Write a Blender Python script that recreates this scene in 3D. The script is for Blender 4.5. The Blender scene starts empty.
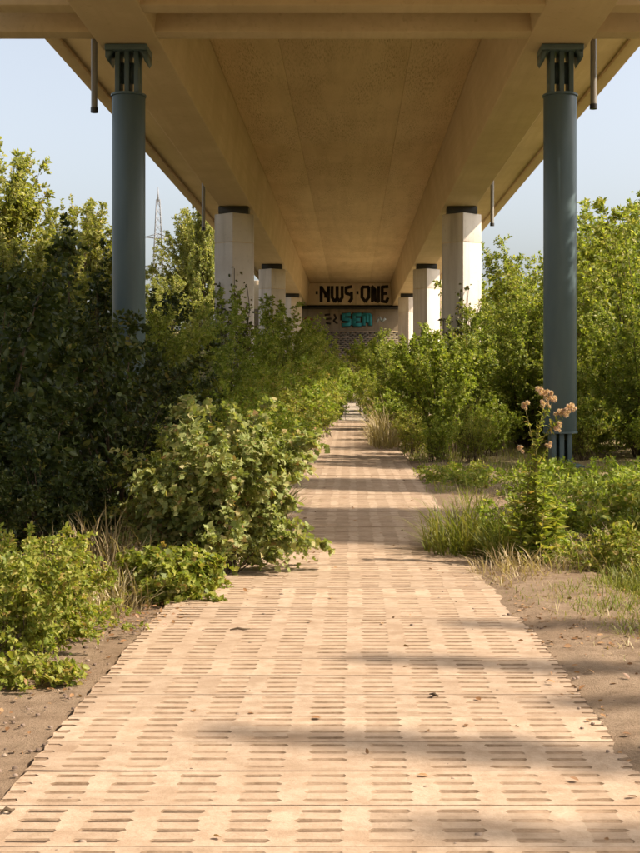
import bpy, math, random
import numpy as np
from mathutils import Vector, Matrix

# ------------------------------------------------------------------ camera, sky, sun
scene = bpy.context.scene
C = scene.collection
R = math.radians

cam_d = bpy.data.cameras.new('camera'); cam = bpy.data.objects.new('camera', cam_d); C.objects.link(cam)
cam.location = (0, 0, 1.6); cam.rotation_euler = (R(90), 0, 0)
cam_d.sensor_fit = 'VERTICAL'; cam_d.sensor_height = 36; cam_d.sensor_width = 27
cam_d.lens = 36 * 1250 / 853
cam_d.shift_x = -32 / 853; cam_d.shift_y = -41.5 / 853
cam_d.clip_start = 0.1; cam_d.clip_end = 3000
scene.camera = cam

SUN_EL, SUN_AZ = R(44.8), R(103)          # azimuth clockwise from +Y: the sun stands to the right
w = bpy.data.worlds.new('World'); scene.world = w; w.use_nodes = True
nt = w.node_tree; nt.nodes.clear()
sky = nt.nodes.new('ShaderNodeTexSky'); sky.sky_type = 'NISHITA'; sky.sun_disc = False
sky.sun_elevation = SUN_EL; sky.sun_rotation = SUN_AZ
sky.air_density = 1.0; sky.dust_density = 5.0; sky.ozone_density = 0.4; sky.altitude = 50
bg = nt.nodes.new('ShaderNodeBackground'); bg.inputs[1].default_value = 0.12
wo = nt.nodes.new('ShaderNodeOutputWorld')
hz_ = nt.nodes.new('ShaderNodeHueSaturation'); hz_.inputs['Saturation'].default_value = .5
nt.links.new(sky.outputs[0], hz_.inputs['Color']); nt.links.new(hz_.outputs[0], bg.inputs[0]); nt.links.new(bg.outputs[0], wo.inputs[0])

sd = bpy.data.lights.new('sun', 'SUN'); sd.energy = 3.5; sd.angle = R(0.53); sd.color = (1.0, 0.845, 0.685)
so = bpy.data.objects.new('sun', sd); C.objects.link(so)
sv = Vector((math.sin(SUN_AZ) * math.cos(SUN_EL), math.cos(SUN_AZ) * math.cos(SUN_EL), math.sin(SUN_EL)))
so.rotation_euler = (-sv).to_track_quat('-Z', 'Y').to_euler(); so.location = (30, 0, 40)

scene.view_settings.view_transform = 'Standard'; scene.view_settings.look = 'None'
scene.view_settings.exposure = 1.18; scene.view_settings.gamma = 1.0
scene.view_settings.use_curve_mapping = False
scene.render.engine = 'CYCLES'
cy = scene.cycles
cy.max_bounces = 9; cy.diffuse_bounces = 7; cy.glossy_bounces = 2; cy.transmission_bounces = 4; cy.transparent_max_bounces = 4
cy.caustics_reflective = False; cy.caustics_refractive = False
cy.use_denoising = True

# ------------------------------------------------------------------ materials
MATS = {}
def newmat(name):
    m = bpy.data.materials.new(name); m.use_nodes = True
    t = m.node_tree; t.nodes.clear()
    out = t.nodes.new('ShaderNodeOutputMaterial'); MATS[name] = m
    return m, t, out
def nd(t, typ, **kw):
    n = t.nodes.new('ShaderNode' + typ)
    for k, v in kw.items(): setattr(n, k, v)
    return n
def ln(t, a, b): t.links.new(a, b)
def noise(t, vec, scale, detail=4, rough=.55):
    n = nd(t, 'TexNoise'); n.inputs['Scale'].default_value = scale; n.inputs['Detail'].default_value = detail
    n.inputs['Roughness'].default_value = rough
    if vec is not None: ln(t, vec, n.inputs['Vector'])
    return n
def ramp(t, fac, stops):
    r = nd(t, 'ValToRGB'); e = r.color_ramp.elements
    while len(e) < len(stops): e.new(.5)
    for i, (p, c) in enumerate(stops): e[i].position = p; e[i].color = (*c, 1) if len(c) == 3 else c
    ln(t, fac, r.inputs[0]); return r
def mixc(t, fac, a, b, mode='MIX'):
    m = nd(t, 'MixRGB', blend_type=mode)
    for s, v in ((m.inputs[0], fac), (m.inputs[1], a), (m.inputs[2], b)):
        if isinstance(v, (int, float)): s.default_value = v
        elif isinstance(v, tuple): s.default_value = (*v, 1)
        else: ln(t, v, s)
    return m.outputs[0]
def mapping(t, vec, scale=(1, 1, 1), loc=(0, 0, 0)):
    m = nd(t, 'Mapping'); m.inputs['Scale'].default_value = scale; m.inputs['Location'].default_value = loc
    ln(t, vec, m.inputs['Vector']); return m.outputs[0]
def pos(t): return nd(t, 'NewGeometry').outputs['Position']
def principled(t, out, col, rough=.8, spec=.3, bump=None, bstr=.3, bdist=.01, metal=0):
    b = nd(t, 'BsdfPrincipled'); b.inputs['Roughness'].default_value = rough
    b.inputs['Specular IOR Level'].default_value = spec; b.inputs['Metallic'].default_value = metal
    if isinstance(col, tuple): b.inputs['Base Color'].default_value = (*col, 1)
    else: ln(t, col, b.inputs['Base Color'])
    if bump is not None:
        n = nd(t, 'Bump'); n.inputs['Strength'].default_value = bstr; n.inputs['Distance'].default_value = bdist
        ln(t, bump, n.inputs['Height']); ln(t, n.outputs[0], b.inputs['Normal'])
    ln(t, b.outputs[0], out.inputs[0]); return b

def mat_concrete(name, base, stain, dirt, formwork=True, streak=False):
    m, t, out = newmat(name); p = pos(t)
    n1 = noise(t, p, .55, 5); n2 = noise(t, mapping(t, p, (6, .25, 6)), 1.0, 4)      # long boards along the bridge
    n3 = noise(t, p, 9, 6, .65); n4 = noise(t, mapping(t, p, (1.5, 1.5, .12)), 1.4, 4)
    c = mixc(t, ramp(t, n1.outputs[0], [(.35, (0, 0, 0)), (.68, (1, 1, 1))]).outputs[0], base, stain)
    if formwork:
        c = mixc(t, ramp(t, n2.outputs[0], [(.42, (0, 0, 0)), (.75, (.8, .8, .8))]).outputs[0], c, stain)
    if streak:
        c = mixc(t, ramp(t, n4.outputs[0], [(.5, (0, 0, 0)), (.72, (.75, .75, .75))]).outputs[0], c, dirt)
    c = mixc(t, ramp(t, n3.outputs[0], [(.58, (0, 0, 0)), (.8, (.55, .55, .55))]).outputs[0], c, dirt)
    principled(t, out, c, .9, .15, n3.outputs[0], .35, .015)
    return m
CONC = mat_concrete('bridge_concrete', (.64, .51, .33), (.54, .42, .26), (.33, .24, .14))
# soffit: board marks and honeycomb speckles running along the bridge
m, t, out = newmat('soffit_concrete'); p = pos(t)
n1 = noise(t, p, .4, 5); n2 = noise(t, mapping(t, p, (38, 3.2, 1)), 1.0, 4, .65); n3 = noise(t, mapping(t, p, (1, .08, 1)), 3, 3)
n4 = noise(t, mapping(t, p, (2.5, .5, 1)), .5, 3)
c = mixc(t, ramp(t, n1.outputs[0], [(.35, (0, 0, 0)), (.68, (1, 1, 1))]).outputs[0], (.72, .56, .34), (.64, .485, .285))
c = mixc(t, ramp(t, n3.outputs[0], [(.45, (0, 0, 0)), (.7, (.5, .5, .5))]).outputs[0], c, (.55, .41, .235))
sp = mixc(t, 1.0, ramp(t, n2.outputs[0], [(.50, (0, 0, 0)), (.62, (.85, .85, .85))]).outputs[0], ramp(t, n4.outputs[0], [(.38, (.1, .1, .1)), (.6, (1, 1, 1))]).outputs[0], 'MULTIPLY')
c = mixc(t, sp, c, (.36, .26, .145))
principled(t, out, c, .9, .15, n2.outputs[0], .3, .01)
SOFF = m
PIER = mat_concrete('column_concrete', (.68, .62, .55), (.57, .51, .44), (.34, .29, .235), False, True)
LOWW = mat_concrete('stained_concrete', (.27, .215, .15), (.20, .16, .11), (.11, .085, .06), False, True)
ABUT = mat_concrete('abutment_concrete', (.74, .61, .43), (.66, .53, .37), (.46, .36, .25), False, True)

def mat_paint(name, a, b, rust):
    m, t, out = newmat(name); p = pos(t)
    n1 = noise(t, mapping(t, p, (3, 3, .6)), 1.2, 5); n2 = noise(t, p, 14, 5, .7)
    c = mixc(t, ramp(t, n1.outputs[0], [(.3, (0, 0, 0)), (.7, (1, 1, 1))]).outputs[0], a, b)
    c = mixc(t, ramp(t, n2.outputs[0], [(.66, (0, 0, 0)), (.8, (.6, .6, .6))]).outputs[0], c, rust)
    principled(t, out, c, .42, .4, n2.outputs[0], .08, .004); return m
STEEL = mat_paint('blue_steel_paint', (.075, .115, .128), (.095, .14, .152), (.10, .085, .06))
DARK = mat_paint('dark_bearing', (.025, .025, .024), (.04, .038, .035), (.06, .045, .03))
PIPE = mat_paint('drain_pipe_grey', (.20, .185, .16), (.26, .24, .20), (.12, .09, .06))
GALV = mat_paint('galvanised_steel', (.20, .205, .21), (.24, .245, .25), (.18, .17, .15))

# path slabs
m, t, out = newmat('slab_concrete'); p = pos(t)
n1 = noise(t, p, .9, 5); n2 = noise(t, p, 11, 7, .72); n3 = noise(t, p, 60, 4, .7); n4 = noise(t, mapping(t, p, (1.2, 3.5, 1)), 1.6, 5)
c = mixc(t, ramp(t, n1.outputs[0], [(.35, (0, 0, 0)), (.65, (1, 1, 1))]).outputs[0], (.485, .378, .278), (.43, .328, .236))
c = mixc(t, ramp(t, n2.outputs[0], [(.42, (0, 0, 0)), (.70, (.9, .9, .9))]).outputs[0], c, (.33, .24, .16))
c = mixc(t, ramp(t, n4.outputs[0], [(.48, (0, 0, 0)), (.70, (.8, .8, .8))]).outputs[0], c, (.30, .21, .137))
c = mixc(t, ramp(t, n3.outputs[0], [(.62, (0, 0, 0)), (.78, (.7, .7, .7))]).outputs[0], c, (.26, .18, .11))
oi = nd(t, 'ObjectInfo'); mr = nd(t, 'MapRange'); ln(t, oi.outputs['Random'], mr.inputs[0]); mr.inputs[3].default_value = .90; mr.inputs[4].default_value = 1.06
hsv = nd(t, 'HueSaturation'); ln(t, c, hsv.inputs['Color']); ln(t, mr.outputs[0], hsv.inputs['Value']); c = hsv.outputs[0]
hh = mixc(t, .35, n3.outputs[0], n2.outputs[0])
principled(t, out, c, .95, .1, hh, .6, .01); SLAB = m
m, t, out = newmat('slab_trodden_dirt'); p = pos(t)
n1 = noise(t, p, 1.6, 6, .7); n2 = noise(t, p, 11, 7, .72); n3 = noise(t, p, 60, 4, .7)
c = mixc(t, ramp(t, n1.outputs[0], [(.36, (0, 0, 0)), (.66, (1, 1, 1))]).outputs[0], (.405, .305, .218), (.455, .35, .253))
c = mixc(t, ramp(t, n2.outputs[0], [(.42, (0, 0, 0)), (.70, (.9, .9, .9))]).outputs[0], c, (.325, .238, .16))
c = mixc(t, ramp(t, n3.outputs[0], [(.62, (0, 0, 0)), (.78, (.7, .7, .7))]).outputs[0], c, (.22, .155, .095))
principled(t, out, c, .95, .1, mixc(t, .35, n3.outputs[0], n2.outputs[0]), .6, .01); SLABD = m
m, t, out = newmat('slot_dirt'); p = pos(t)
n1 = noise(t, p, 3.2, 7, .78); n2 = noise(t, mapping(t, p, (30, 70, 30)), 1.0, 5, .75)
c = mixc(t, ramp(t, n1.outputs[0], [(.36, (0, 0, 0)), (.58, (1, 1, 1))]).outputs[0], (.14, .092, .055), (.33, .24, .163))
c = mixc(t, ramp(t, n2.outputs[0], [(.45, (0, 0, 0)), (.7, (.7, .7, .7))]).outputs[0], c, (.27, .19, .125))
principled(t, out, c, .97, .05, n2.outputs[0], .6, .01); SLOT = m

def mat_soil(name, a, b, cc, far=None):
    m, t, out = newmat(name); p = pos(t)
    n1 = noise(t, p, 1.1, 6, .6); n2 = noise(t, p, 7, 6, .7); n3 = noise(t, p, 70, 4, .75)
    c = mixc(t, ramp(t, n1.outputs[0], [(.35, (0, 0, 0)), (.65, (1, 1, 1))]).outputs[0], a, b)
    c = mixc(t, ramp(t, n2.outputs[0], [(.45, (0, 0, 0)), (.7, (.8, .8, .8))]).outputs[0], c, cc)
    if far is not None:
        sx = nd(t, 'SeparateXYZ'); ln(t, p, sx.inputs[0])
        ab = nd(t, 'Math', operation='ABSOLUTE'); ln(t, sx.outputs[0], ab.inputs[0])
        ad = nd(t, 'Math', operation='ADD'); ln(t, ab.outputs[0], ad.inputs[0])
        mm = nd(t, 'Math', operation='MULTIPLY'); ln(t, n1.outputs[0], mm.inputs[0]); mm.inputs[1].default_value = 1.6
        ln(t, mm.outputs[0], ad.inputs[1])
        mr = nd(t, 'MapRange'); ln(t, ad.outputs[0], mr.inputs[0]); mr.inputs[1].default_value = 2.6; mr.inputs[2].default_value = 3.6
        c = mixc(t, mr.outputs[0], c, far)
    c = mixc(t, ramp(t, n3.outputs[0], [(.55, (0, 0, 0)), (.75, (.8, .8, .8))]).outputs[0], c, tuple(x * .45 for x in a))
    hh = mixc(t, .5, n3.outputs[0], n2.outputs[0])
    principled(t, out, c, .97, .05, hh, .8, .03); return m
GROUND = mat_soil('ground_soil', (.40, .305, .21), (.33, .245, .165), (.25, .18, .12), (.24, .195, .105))
VERGE = mat_soil('verge_soil', (.30, .225, .155), (.25, .18, .12), (.165, .115, .075))
GRAVEL = mat_soil('gravel', (.40, .35, .28), (.33, .28, .22), (.24, .2, .15))

def mat_leaf(name, stops, trans=.38, rough=.5, spec=.35):
    m, t, out = newmat(name); g = nd(t, 'NewGeometry')
    r = ramp(t, g.outputs['Random Per Island'], stops)
    oi = nd(t, 'ObjectInfo'); hs = nd(t, 'HueSaturation')
    mr = nd(t, 'MapRange'); ln(t, oi.outputs['Random'], mr.inputs[0]); mr.inputs[3].default_value = .486; mr.inputs[4].default_value = .502
    ln(t, mr.outputs[0], hs.inputs['Hue']); ln(t, r.outputs[0], hs.inputs['Color'])
    b = nd(t, 'BsdfPrincipled'); b.inputs['Roughness'].default_value = rough; b.inputs['Specular IOR Level'].default_value = spec
    ln(t, hs.outputs[0], b.inputs['Base Color'])
    tr = nd(t, 'BsdfTranslucent')
    tc = mixc(t, 1.0, hs.outputs[0], (1.25, 1.3, .5), 'MULTIPLY'); ln(t, tc, tr.inputs[0])
    mx = nd(t, 'MixShader'); mx.inputs[0].default_value = trans
    ln(t, b.outputs[0], mx.inputs[1]); ln(t, tr.outputs[0], mx.inputs[2]); ln(t, mx.outputs[0], out.inputs[0])
    return m
L_BRAM = mat_leaf('bramble_leaf', [(0, (.19, .25, .075)), (.4, (.27, .325, .11)), (.75, (.36, .39, .155)), (.95, (.44, .40, .17)), (1, (.38, .24, .11))], .38, .55, .3)
L_HERB = mat_leaf('nettle_leaf', [(0, (.15, .21, .035)), (.45, (.25, .30, .05)), (.8, (.36, .37, .085)), (.95, (.46, .40, .12)), (1, (.40, .27, .11))], .45)
L_DARK = mat_leaf('shade_darkened_leaf', [(0, (.026, .042, .009)), (.5, (.043, .063, .014)), (.93, (.068, .09, .02)), (1, (.20, .18, .045))], .3)  # the deck's shade is partly put into this darkened leaf colour
L_FINE = mat_leaf('thicket_leaf', [(0, (.15, .20, .038)), (.45, (.235, .285, .055)), (.8, (.33, .36, .085)), (1, (.46, .42, .15))], .5)
L_BRIG = mat_leaf('sunny_shrub_leaf', [(0, (.17, .24, .035)), (.5, (.26, .335, .055)), (.85, (.35, .40, .08)), (1, (.46, .42, .13))], .5)
L_TREE = mat_leaf('tree_leaf', [(0, (.17, .20, .045)), (.5, (.27, .285, .07)), (.85, (.37, .36, .11)), (1, (.46, .39, .14))], .48)
L_IVY = mat_leaf('climber_leaf', [(0, (.05, .065, .02)), (.6, (.09, .10, .03)), (1, (.17, .14, .05))], .3)
G_GREEN = mat_leaf('green_grass', [(0, (.12, .16, .03)), (.5, (.20, .23, .045)), (1, (.30, .28, .08))], .4)
G_DRY = mat_leaf('dry_grass', [(0, (.26, .20, .10)), (.5, (.38, .31, .17)), (1, (.50, .43, .26))], .35)
L_LITTER = mat_leaf('leaf_litter', [(0, (.16, .09, .04)), (.5, (.28, .16, .07)), (1, (.42, .28, .14))], .15)
FLOWER = mat_leaf('seed_head', [(0, (.56, .38, .30)), (.5, (.68, .52, .44)), (1, (.80, .68, .60))], .4)
WATT = mat_leaf('flower_yellow', [(0, (.45, .32, .06)), (1, (.6, .45, .1))], .4)
def mat_simple(name, a, b, sc=5, rough=.85):
    m, t, out = newmat(name); p = pos(t); n = noise(t, p, sc, 5, .65)
    c = mixc(t, ramp(t, n.outputs[0], [(.35, (0, 0, 0)), (.65, (1, 1, 1))]).outputs[0], a, b)
    principled(t, out, c, rough, .15, n.outputs[0], .4, .01); return m
BARK = mat_simple('bark', (.13, .095, .06), (.075, .055, .035), 9)
STEM = mat_simple('green_stem', (.20, .17, .06), (.14, .14, .045), 9)
SPRAY_BLACK = mat_simple('spray_black', (.022, .018, .014), (.04, .03, .022), 3)
SPRAY_TEAL = mat_simple('spray_teal', (.035, .23, .27), (.05, .30, .34), 3)
SPRAY_PALE = mat_simple('spray_pale', (.30, .34, .33), (.36, .38, .36), 3)
SPRAY_RED = mat_simple('spray_red', (.23, .07, .05), (.3, .1, .06), 3)
STONE = mat_simple('slope_stone', (.13, .11, .085), (.075, .065, .05), .7)
PEB = mat_leaf('pebble', [(0, (.13, .10, .075)), (.5, (.22, .17, .125)), (1, (.33, .27, .2))], 0.0, .9, .1)

# ------------------------------------------------------------------ mesh helpers
def link(name, me, parent=None):
    o = bpy.data.objects.new(name, me); C.objects.link(o)
    if parent is not None: o.parent = parent
    return o
def tag(o, label=None, cat=None, group=None, kind=None):
    if label: o['label'] = label
    if cat: o['category'] = cat
    if group: o['group'] = group
    if kind: o['kind'] = kind
    return o
def thing(name, label, cat, loc=(0, 0, 0), rz=0, group=None):
    o = bpy.data.objects.new(name, None); C.objects.link(o); o.empty_display_size = .3
    o.location = loc; o.rotation_euler = (0, 0, rz)
    return tag(o, label, cat, group)
def mesh_np(name, V, polys_flat, sizes, mats, mat_idx=None, smooth=False):
    me = bpy.data.meshes.new(name); V = np.asarray(V, dtype=np.float32)
    idx = np.asarray(polys_flat, dtype=np.int32); sizes = np.asarray(sizes, dtype=np.int32)
    me.vertices.add(len(V)); me.vertices.foreach_set('co', V.ravel())
    me.loops.add(len(idx)); me.loops.foreach_set('vertex_index', idx)
    me.polygons.add(len(sizes))
    st = np.zeros(len(sizes), dtype=np.int32); st[1:] = np.cumsum(sizes)[:-1]
    me.polygons.foreach_set('loop_start', st)
    for mm in (mats if isinstance(mats, (list, tuple)) else [mats]): me.materials.append(mm)
    if mat_idx is not None: me.polygons.foreach_set('material_index', np.asarray(mat_idx, dtype=np.int32))
    me.update(calc_edges=True)
    if smooth: me.polygons.foreach_set('use_smooth', np.ones(len(sizes), dtype=bool))
    return me
class MB:
    def __init__(s): s.v = []; s.f = []; s.m = []
    def poly(s, pts, faces, m=0):
        b = len(s.v); s.v += [tuple(p) for p in pts]
        for f in faces: s.f.append([b + i for i in f]); s.m.append(m)
    def box(s, x0, x1, y0, y1, z0, z1, m=0):
        s.poly([(x0, y0, z0), (x1, y0, z0), (x1, y1, z0), (x0, y1, z0), (x0, y0, z1), (x1, y0, z1), (x1, y1, z1), (x0, y1, z1)],
               [(3, 2, 1, 0), (4, 5, 6, 7), (0, 1, 5, 4), (1, 2, 6, 5), (2, 3, 7, 6), (3, 0, 4, 7)], m)
    def prism_y(s, sec, y0, y1, m=0):           # section (x,z) counter-clockwise seen from -Y
        n = len(sec)
        s.poly([(x, y0, z) for x, z in sec] + [(x, y1, z) for x, z in sec],
               [tuple(range(n)), tuple(reversed(range(n, 2 * n)))] + [(i, n + i, n + (i + 1) % n, (i + 1) % n) for i in range(n)], m)
    def prism_z(s, plan, z0, z1, m=0, k=1.0):
        n = len(plan)
        s.poly([(x, y, z0) for x, y in plan] + [(x * k, y * k, z1) for x, y in plan],
               [tuple(reversed(range(n))), tuple(range(n, 2 * n))] + [(i, (i + 1) % n, n + (i + 1) % n, n + i) for i in range(n)], m)
    def tube(s, pts, rad, n=8, m=0, cap=True):
        pts = [Vector(p) for p in pts]; rings = []
        for i, p in enumerate(pts):
            d = (pts[min(i + 1, len(pts) - 1)] - pts[max(i - 1, 0)]).normalized()
            a = d.orthogonal().normalized() if i == 0 else (rings[-1][1] - d * rings[-1][1].dot(d)).normalized()
            rings.append((p, a, d.cross(a), rad[i] if isinstance(rad, (list, tuple)) else rad))
        V = []
        for p, a, b, r in rings:
            V += [p + a * (r * math.cos(2 * math.pi * k / n)) + b * (r * math.sin(2 * math.pi * k / n)) for k in range(n)]
        F = [(j * n + k, j * n + (k + 1) % n, (j + 1) * n + (k + 1) % n, (j + 1) * n + k) for j in range(len(pts) - 1) for k in range(n)]
        if cap: F += [tuple(reversed(range(n))), tuple(range((len(pts) - 1) * n, len(pts) * n))]
        s.poly(V, F, m)
    def mesh(s, name, mats, smooth=False):
        return mesh_np(name, np.array(s.v), [i for f in s.f for i in f], [len(f) for f in s.f], mats, s.m, smooth)
    def build(s, name, mats, parent=None, smooth=False, bevel=0):
        o = link(name, s.mesh(name, mats, smooth), parent)
        if bevel:
            b = o.modifiers.new('bevel', 'BEVEL'); b.width = bevel; b.segments = 2; b.limit_method = 'ANGLE'
        return o
def smooth_sides(o, ang=40):
    o.data.polygons.foreach_set('use_smooth', np.ones(len(o.data.polygons), dtype=bool))
    o.data.set_sharp_from_angle(angle=R(ang))

# value noise for terrain
_rn = np.random.default_rng(5); _tab = _rn.random((256, 256))
def vnoise(x, y):
    x = np.asarray(x, float); y = np.asarray(y, float)
    xi = np.floor(x).astype(int); yi = np.floor(y).astype(int); fx = x - xi; fy = y - yi
    fx = fx * fx * (3 - 2 * fx); fy = fy * fy * (3 - 2 * fy)
    g = lambda a, b: _tab[a % 256, b % 256]
    return (g(xi, yi) * (1 - fx) + g(xi + 1, yi) * fx) * (1 - fy) + (g(xi, yi + 1) * (1 - fx) + g(xi + 1, yi + 1) * fx) * fy
def fbm(x, y): return (vnoise(x, y) + .5 * vnoise(2.1 * x + 7, 2.1 * y + 3) + .25 * vnoise(4.3 * x, 4.3 * y + 11)) / 1.75

BX = -0.165                      # axis of the bridge
PX0, PX1 = -1.35, 1.17           # path edges
SLOPE0, SLOPE1, SLOPEH = 88.5, 104.0, 6.2
def ground_z(x, y):
    x = np.asarray(x, float); y = np.asarray(y, float)
    dl = np.clip((PX0 - .1 - x) / 1.5, 0, 1); dr = np.clip((x - PX1 - .1) / 1.5, 0, 1); d = np.maximum(dl, dr)
    z = -.035 + d * (fbm(x * .9, y * .9) - .35) * .22
    z += np.clip((np.abs(x) - 12) / 60, 0, 1) * (fbm(x * .02, y * .02) - .3) * 4
    sl = np.clip((y - SLOPE0) / (SLOPE1 - SLOPE0), 0, 1)
    z += sl * SLOPEH
    return z
def gz(x, y): return float(ground_z(x, y))

# ------------------------------------------------------------------ ground
xs = np.concatenate([[-900, -500, -250, -120, -60, -35], np.arange(-22, -4, 1.0), np.arange(-4, 4.01, .2), np.arange(5, 23, 1.0), [35, 60, 120, 250, 500, 900]])
ys = np.concatenate([[-300, -120, -50, -25, -10], np.arange(-2, 20, .25), np.arange(20, 60, 1.0), np.arange(60, 112, 1.5), [130, 160, 220, 350, 600, 1000, 1800]])
XX, YY = np.meshgrid(xs, ys); ZZ = ground_z(XX, YY)
V = np.stack([XX.ravel(), YY.ravel(), ZZ.ravel()], 1); nx, ny = len(xs), len(ys)
ii, jj = np.meshgrid(np.arange(nx - 1), np.arange(ny - 1)); a = (jj * nx + ii).ravel()
F = np.stack([a, a + 1, a + 1 + nx, a + nx], 1)
o = link('ground', mesh_np('ground', V, F.ravel(), np.full(len(F), 4), GROUND, smooth=True)); tag(o, 'bare brown earth and scrub ground around the path', kind='structure')

# soil creeping over the right edge of the path
def sheet(name, x0, x1, y0, y1, st, fn, mat, label):
    xs = np.arange(x0, x1 + st / 2, st); ys = np.arange(y0, y1 + st / 2, st)
    X, Y = np.meshgrid(xs, ys); Z = fn(X, Y); nx, ny = len(xs), len(ys)
    ii, jj = np.meshgrid(np.arange(nx - 1), np.arange(ny - 1)); a = (jj * nx + ii).ravel()
    F = np.stack([a, a + 1, a + 1 + nx, a + nx], 1)
    o = link(name, mesh_np(name, np.stack([X.ravel(), Y.ravel(), Z.ravel()], 1), F.ravel(), np.full(len(F), 4), mat, smooth=True))
    return tag(o, label, kind='structure')
def fr(x, y):
    n = fbm(x * 2.2, y * 1.1); edge = 1.22 - .16 * fbm(y * .45, y * .1 + 3)
    rise = np.clip((x - edge) / .25, -1, 1)
    far = np.clip((x - 2.0) / .6, 0, 1)
    return .012 + .02 * rise + (n - .5) * .04 - far * .12 + (vnoise(x * 14, y * 14) - .5) * .008
sheet('dirt_verge', .6, 2.6, 2.4, 26, .05, fr, VERGE, 'sandy brown dirt drifted over the right path edge')
def fl(x, y):
    n = fbm(x * 2.5, y * 1.6); far = np.clip((-2.0 - x) / .5, 0, 1)
    inner = np.clip((x + 1.3) / .1, 0, 1)
    return -.012 + (n - .5) * .03 - far * .14 - inner * .05 + (vnoise(x * 15, y * 15) - .5) * .006
sheet('dirt_verge', -2.6, -1.2, 2.4, 24, .05, fl, VERGE, 'grey brown dirt strip along the left path edge')

# ------------------------------------------------------------------ path of slotted concrete slabs
path = thing('path', 'pale path of slotted concrete slabs running straight under the bridge', None)
path['kind'] = 'structure'
SP, SD = .42, .407               # pitch and depth of a slab
def slab_mesh(seed, nxc=9):
    r = random.Random(seed)
    cols = [-.113 + .256 * k for k in range(-4, 5)]
    xb = [PX0]; kinds = []
    xb.append(PX0 + .055); kinds.append('n')                    # notched end
    for c in cols:
        xb += [c - .072 + r.uniform(-.005, .005), c + .072 + r.uniform(-.005, .005)]; kinds += ['s', 'h']
    xb.append(PX1 - .05); kinds.append('s'); xb.append(PX1); kinds.append('n')
    rows = [.052 + .1005 * k for k in range(4)]
    yb = [0]; ky = []
    for y in rows:
        yb += [y - .018, y + .018]; ky += ['s', 'h']
    yb.append(SD); ky.append('s')
    mb = MB(); D = .0045
    nX, nY = len(kinds), len(ky)
    P = {}                                                      # jittered lattice
    for i, x in enumerate(xb):
        for j, y in enumerate(yb):
            P[i, j] = (x + r.uniform(-.009, .009), y + (r.uniform(-.005, .005) if 0 < j < nY else r.uniform(-.003, .003)))
    clog = {(i, j) for i in range(nX) for j in range(nY) if kinds[i] == 'h' and r.random() < .04}
    hole = lambda i, j: 0 <= i < nX and 0 <= j < nY and ky[j] == 'h' and kinds[i] in ('h', 'n') and (i, j) not in clog
    mid = {}                                                    # worn, pointed slot ends
    for i in range(nX + 1):
        for j in range(nY):
            if hole(i, j) != hole(i - 1, j) and 0 < i < nX:
                a, b = P[i, j], P[i, j + 1]; d = r.uniform(.006, .018) * (1 if hole(i - 1, j) else -1)
                mid[i, j] = ((a[0] + b[0]) / 2 + d, (a[1] + b[1]) / 2)
    for i in range(nX):
        for j in range(nY):
            q = [P[i, j], P[i + 1, j]] + ([mid[i + 1, j]] if (i + 1, j) in mid else []) + [P[i + 1, j + 1], P[i, j + 1]] + ([mid[i, j]] if (i, j) in mid else [])
            n = len(q)
            if hole(i, j):
                cx = sum(p[0] for p in q) / n; cy_ = sum(p[1] for p in q) / n
                e = .0 if kinds[i] == 'n' else .42
                fl_ = [(x + (cx - x) * .12, y + (cy_ - y) * e) for x, y in q]
                mb.poly([(x, y, -D) for x, y in fl_], [tuple(range(n))], 1)
                for a in range(n):
                    b = (a + 1) % n
                    mb.poly([(*fl_[a], -D), (*fl_[b], -D), (*q[b], 0), (*q[a], 0)], [(3, 2, 1, 0)], 1)
            else:
                mb.poly([(x, y, 0) for x, y in q], [tuple(range(n))], 2 if kinds[i] == 'h' and 0 < j < nY - 1 else 0)
                if j == 0: mb.poly([(*q[0], 0), (*q[1], 0), (*q[1], -.05), (*q[0], -.05)], [(3, 2, 1, 0)], 0)
                if j == nY - 1:
                    mb.poly([(*P[i + 1, nY], 0), (*P[i, nY], 0), (*P[i, nY], -.05), (*P[i + 1, nY], -.05)], [(3, 2, 1, 0)], 0)
                if i == 0: mb.poly([(*P[0, j + 1], 0), (*P[0, j], 0), (*P[0, j], -.05), (*P[0, j + 1], -.05)], [(3, 2, 1, 0)], 0)
                if i == nX - 1: mb.poly([(*P[nX, j], 0), (*P[nX, j + 1], 0), (*P[nX, j + 1], -.05), (*P[nX, j], -.05)], [(3, 2, 1, 0)], 0)
    return mb.mesh('slab', [SLAB, SLOT, SLABD])
slab_m = [slab_mesh(s) for s in range(14)]
rr = random.Random(2)
y = 2.2; ns = 0
while y < 56:
    o = link('slab', slab_m[rr.randrange(14)], path)
    o.location = (rr.uniform(-.012, .012), y, .015 + rr.uniform(-.002, .003))
    o.rotation_euler = (R(rr.uniform(-.25, .25)), R(rr.uniform(-.06, .06)), R(rr.uniform(-.18, .18)))
    y += SP; ns += 1
# sand filling under and between the slabs
mb = MB(); mb.box(PX0 + .08, PX1 - .06, 2.2, 56.3, -.034, .0105); mb.build('joint_sand', SLOT, path)
# gravel continuation
def fg(x, y): return -.02 + .5 * np.clip((y - 62) / 26, 0, 1) + (fbm(x * 2, y * 2) - .5) * .06 + SLOPEH * np.clip((y - SLOPE0) / (SLOPE1 - SLOPE0), 0, 1)
sheet('gravel_path', -1.3, 1.3, 56, 90, .3, fg, GRAVEL, 'grey gravel continuation at the far end of the path')

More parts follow.
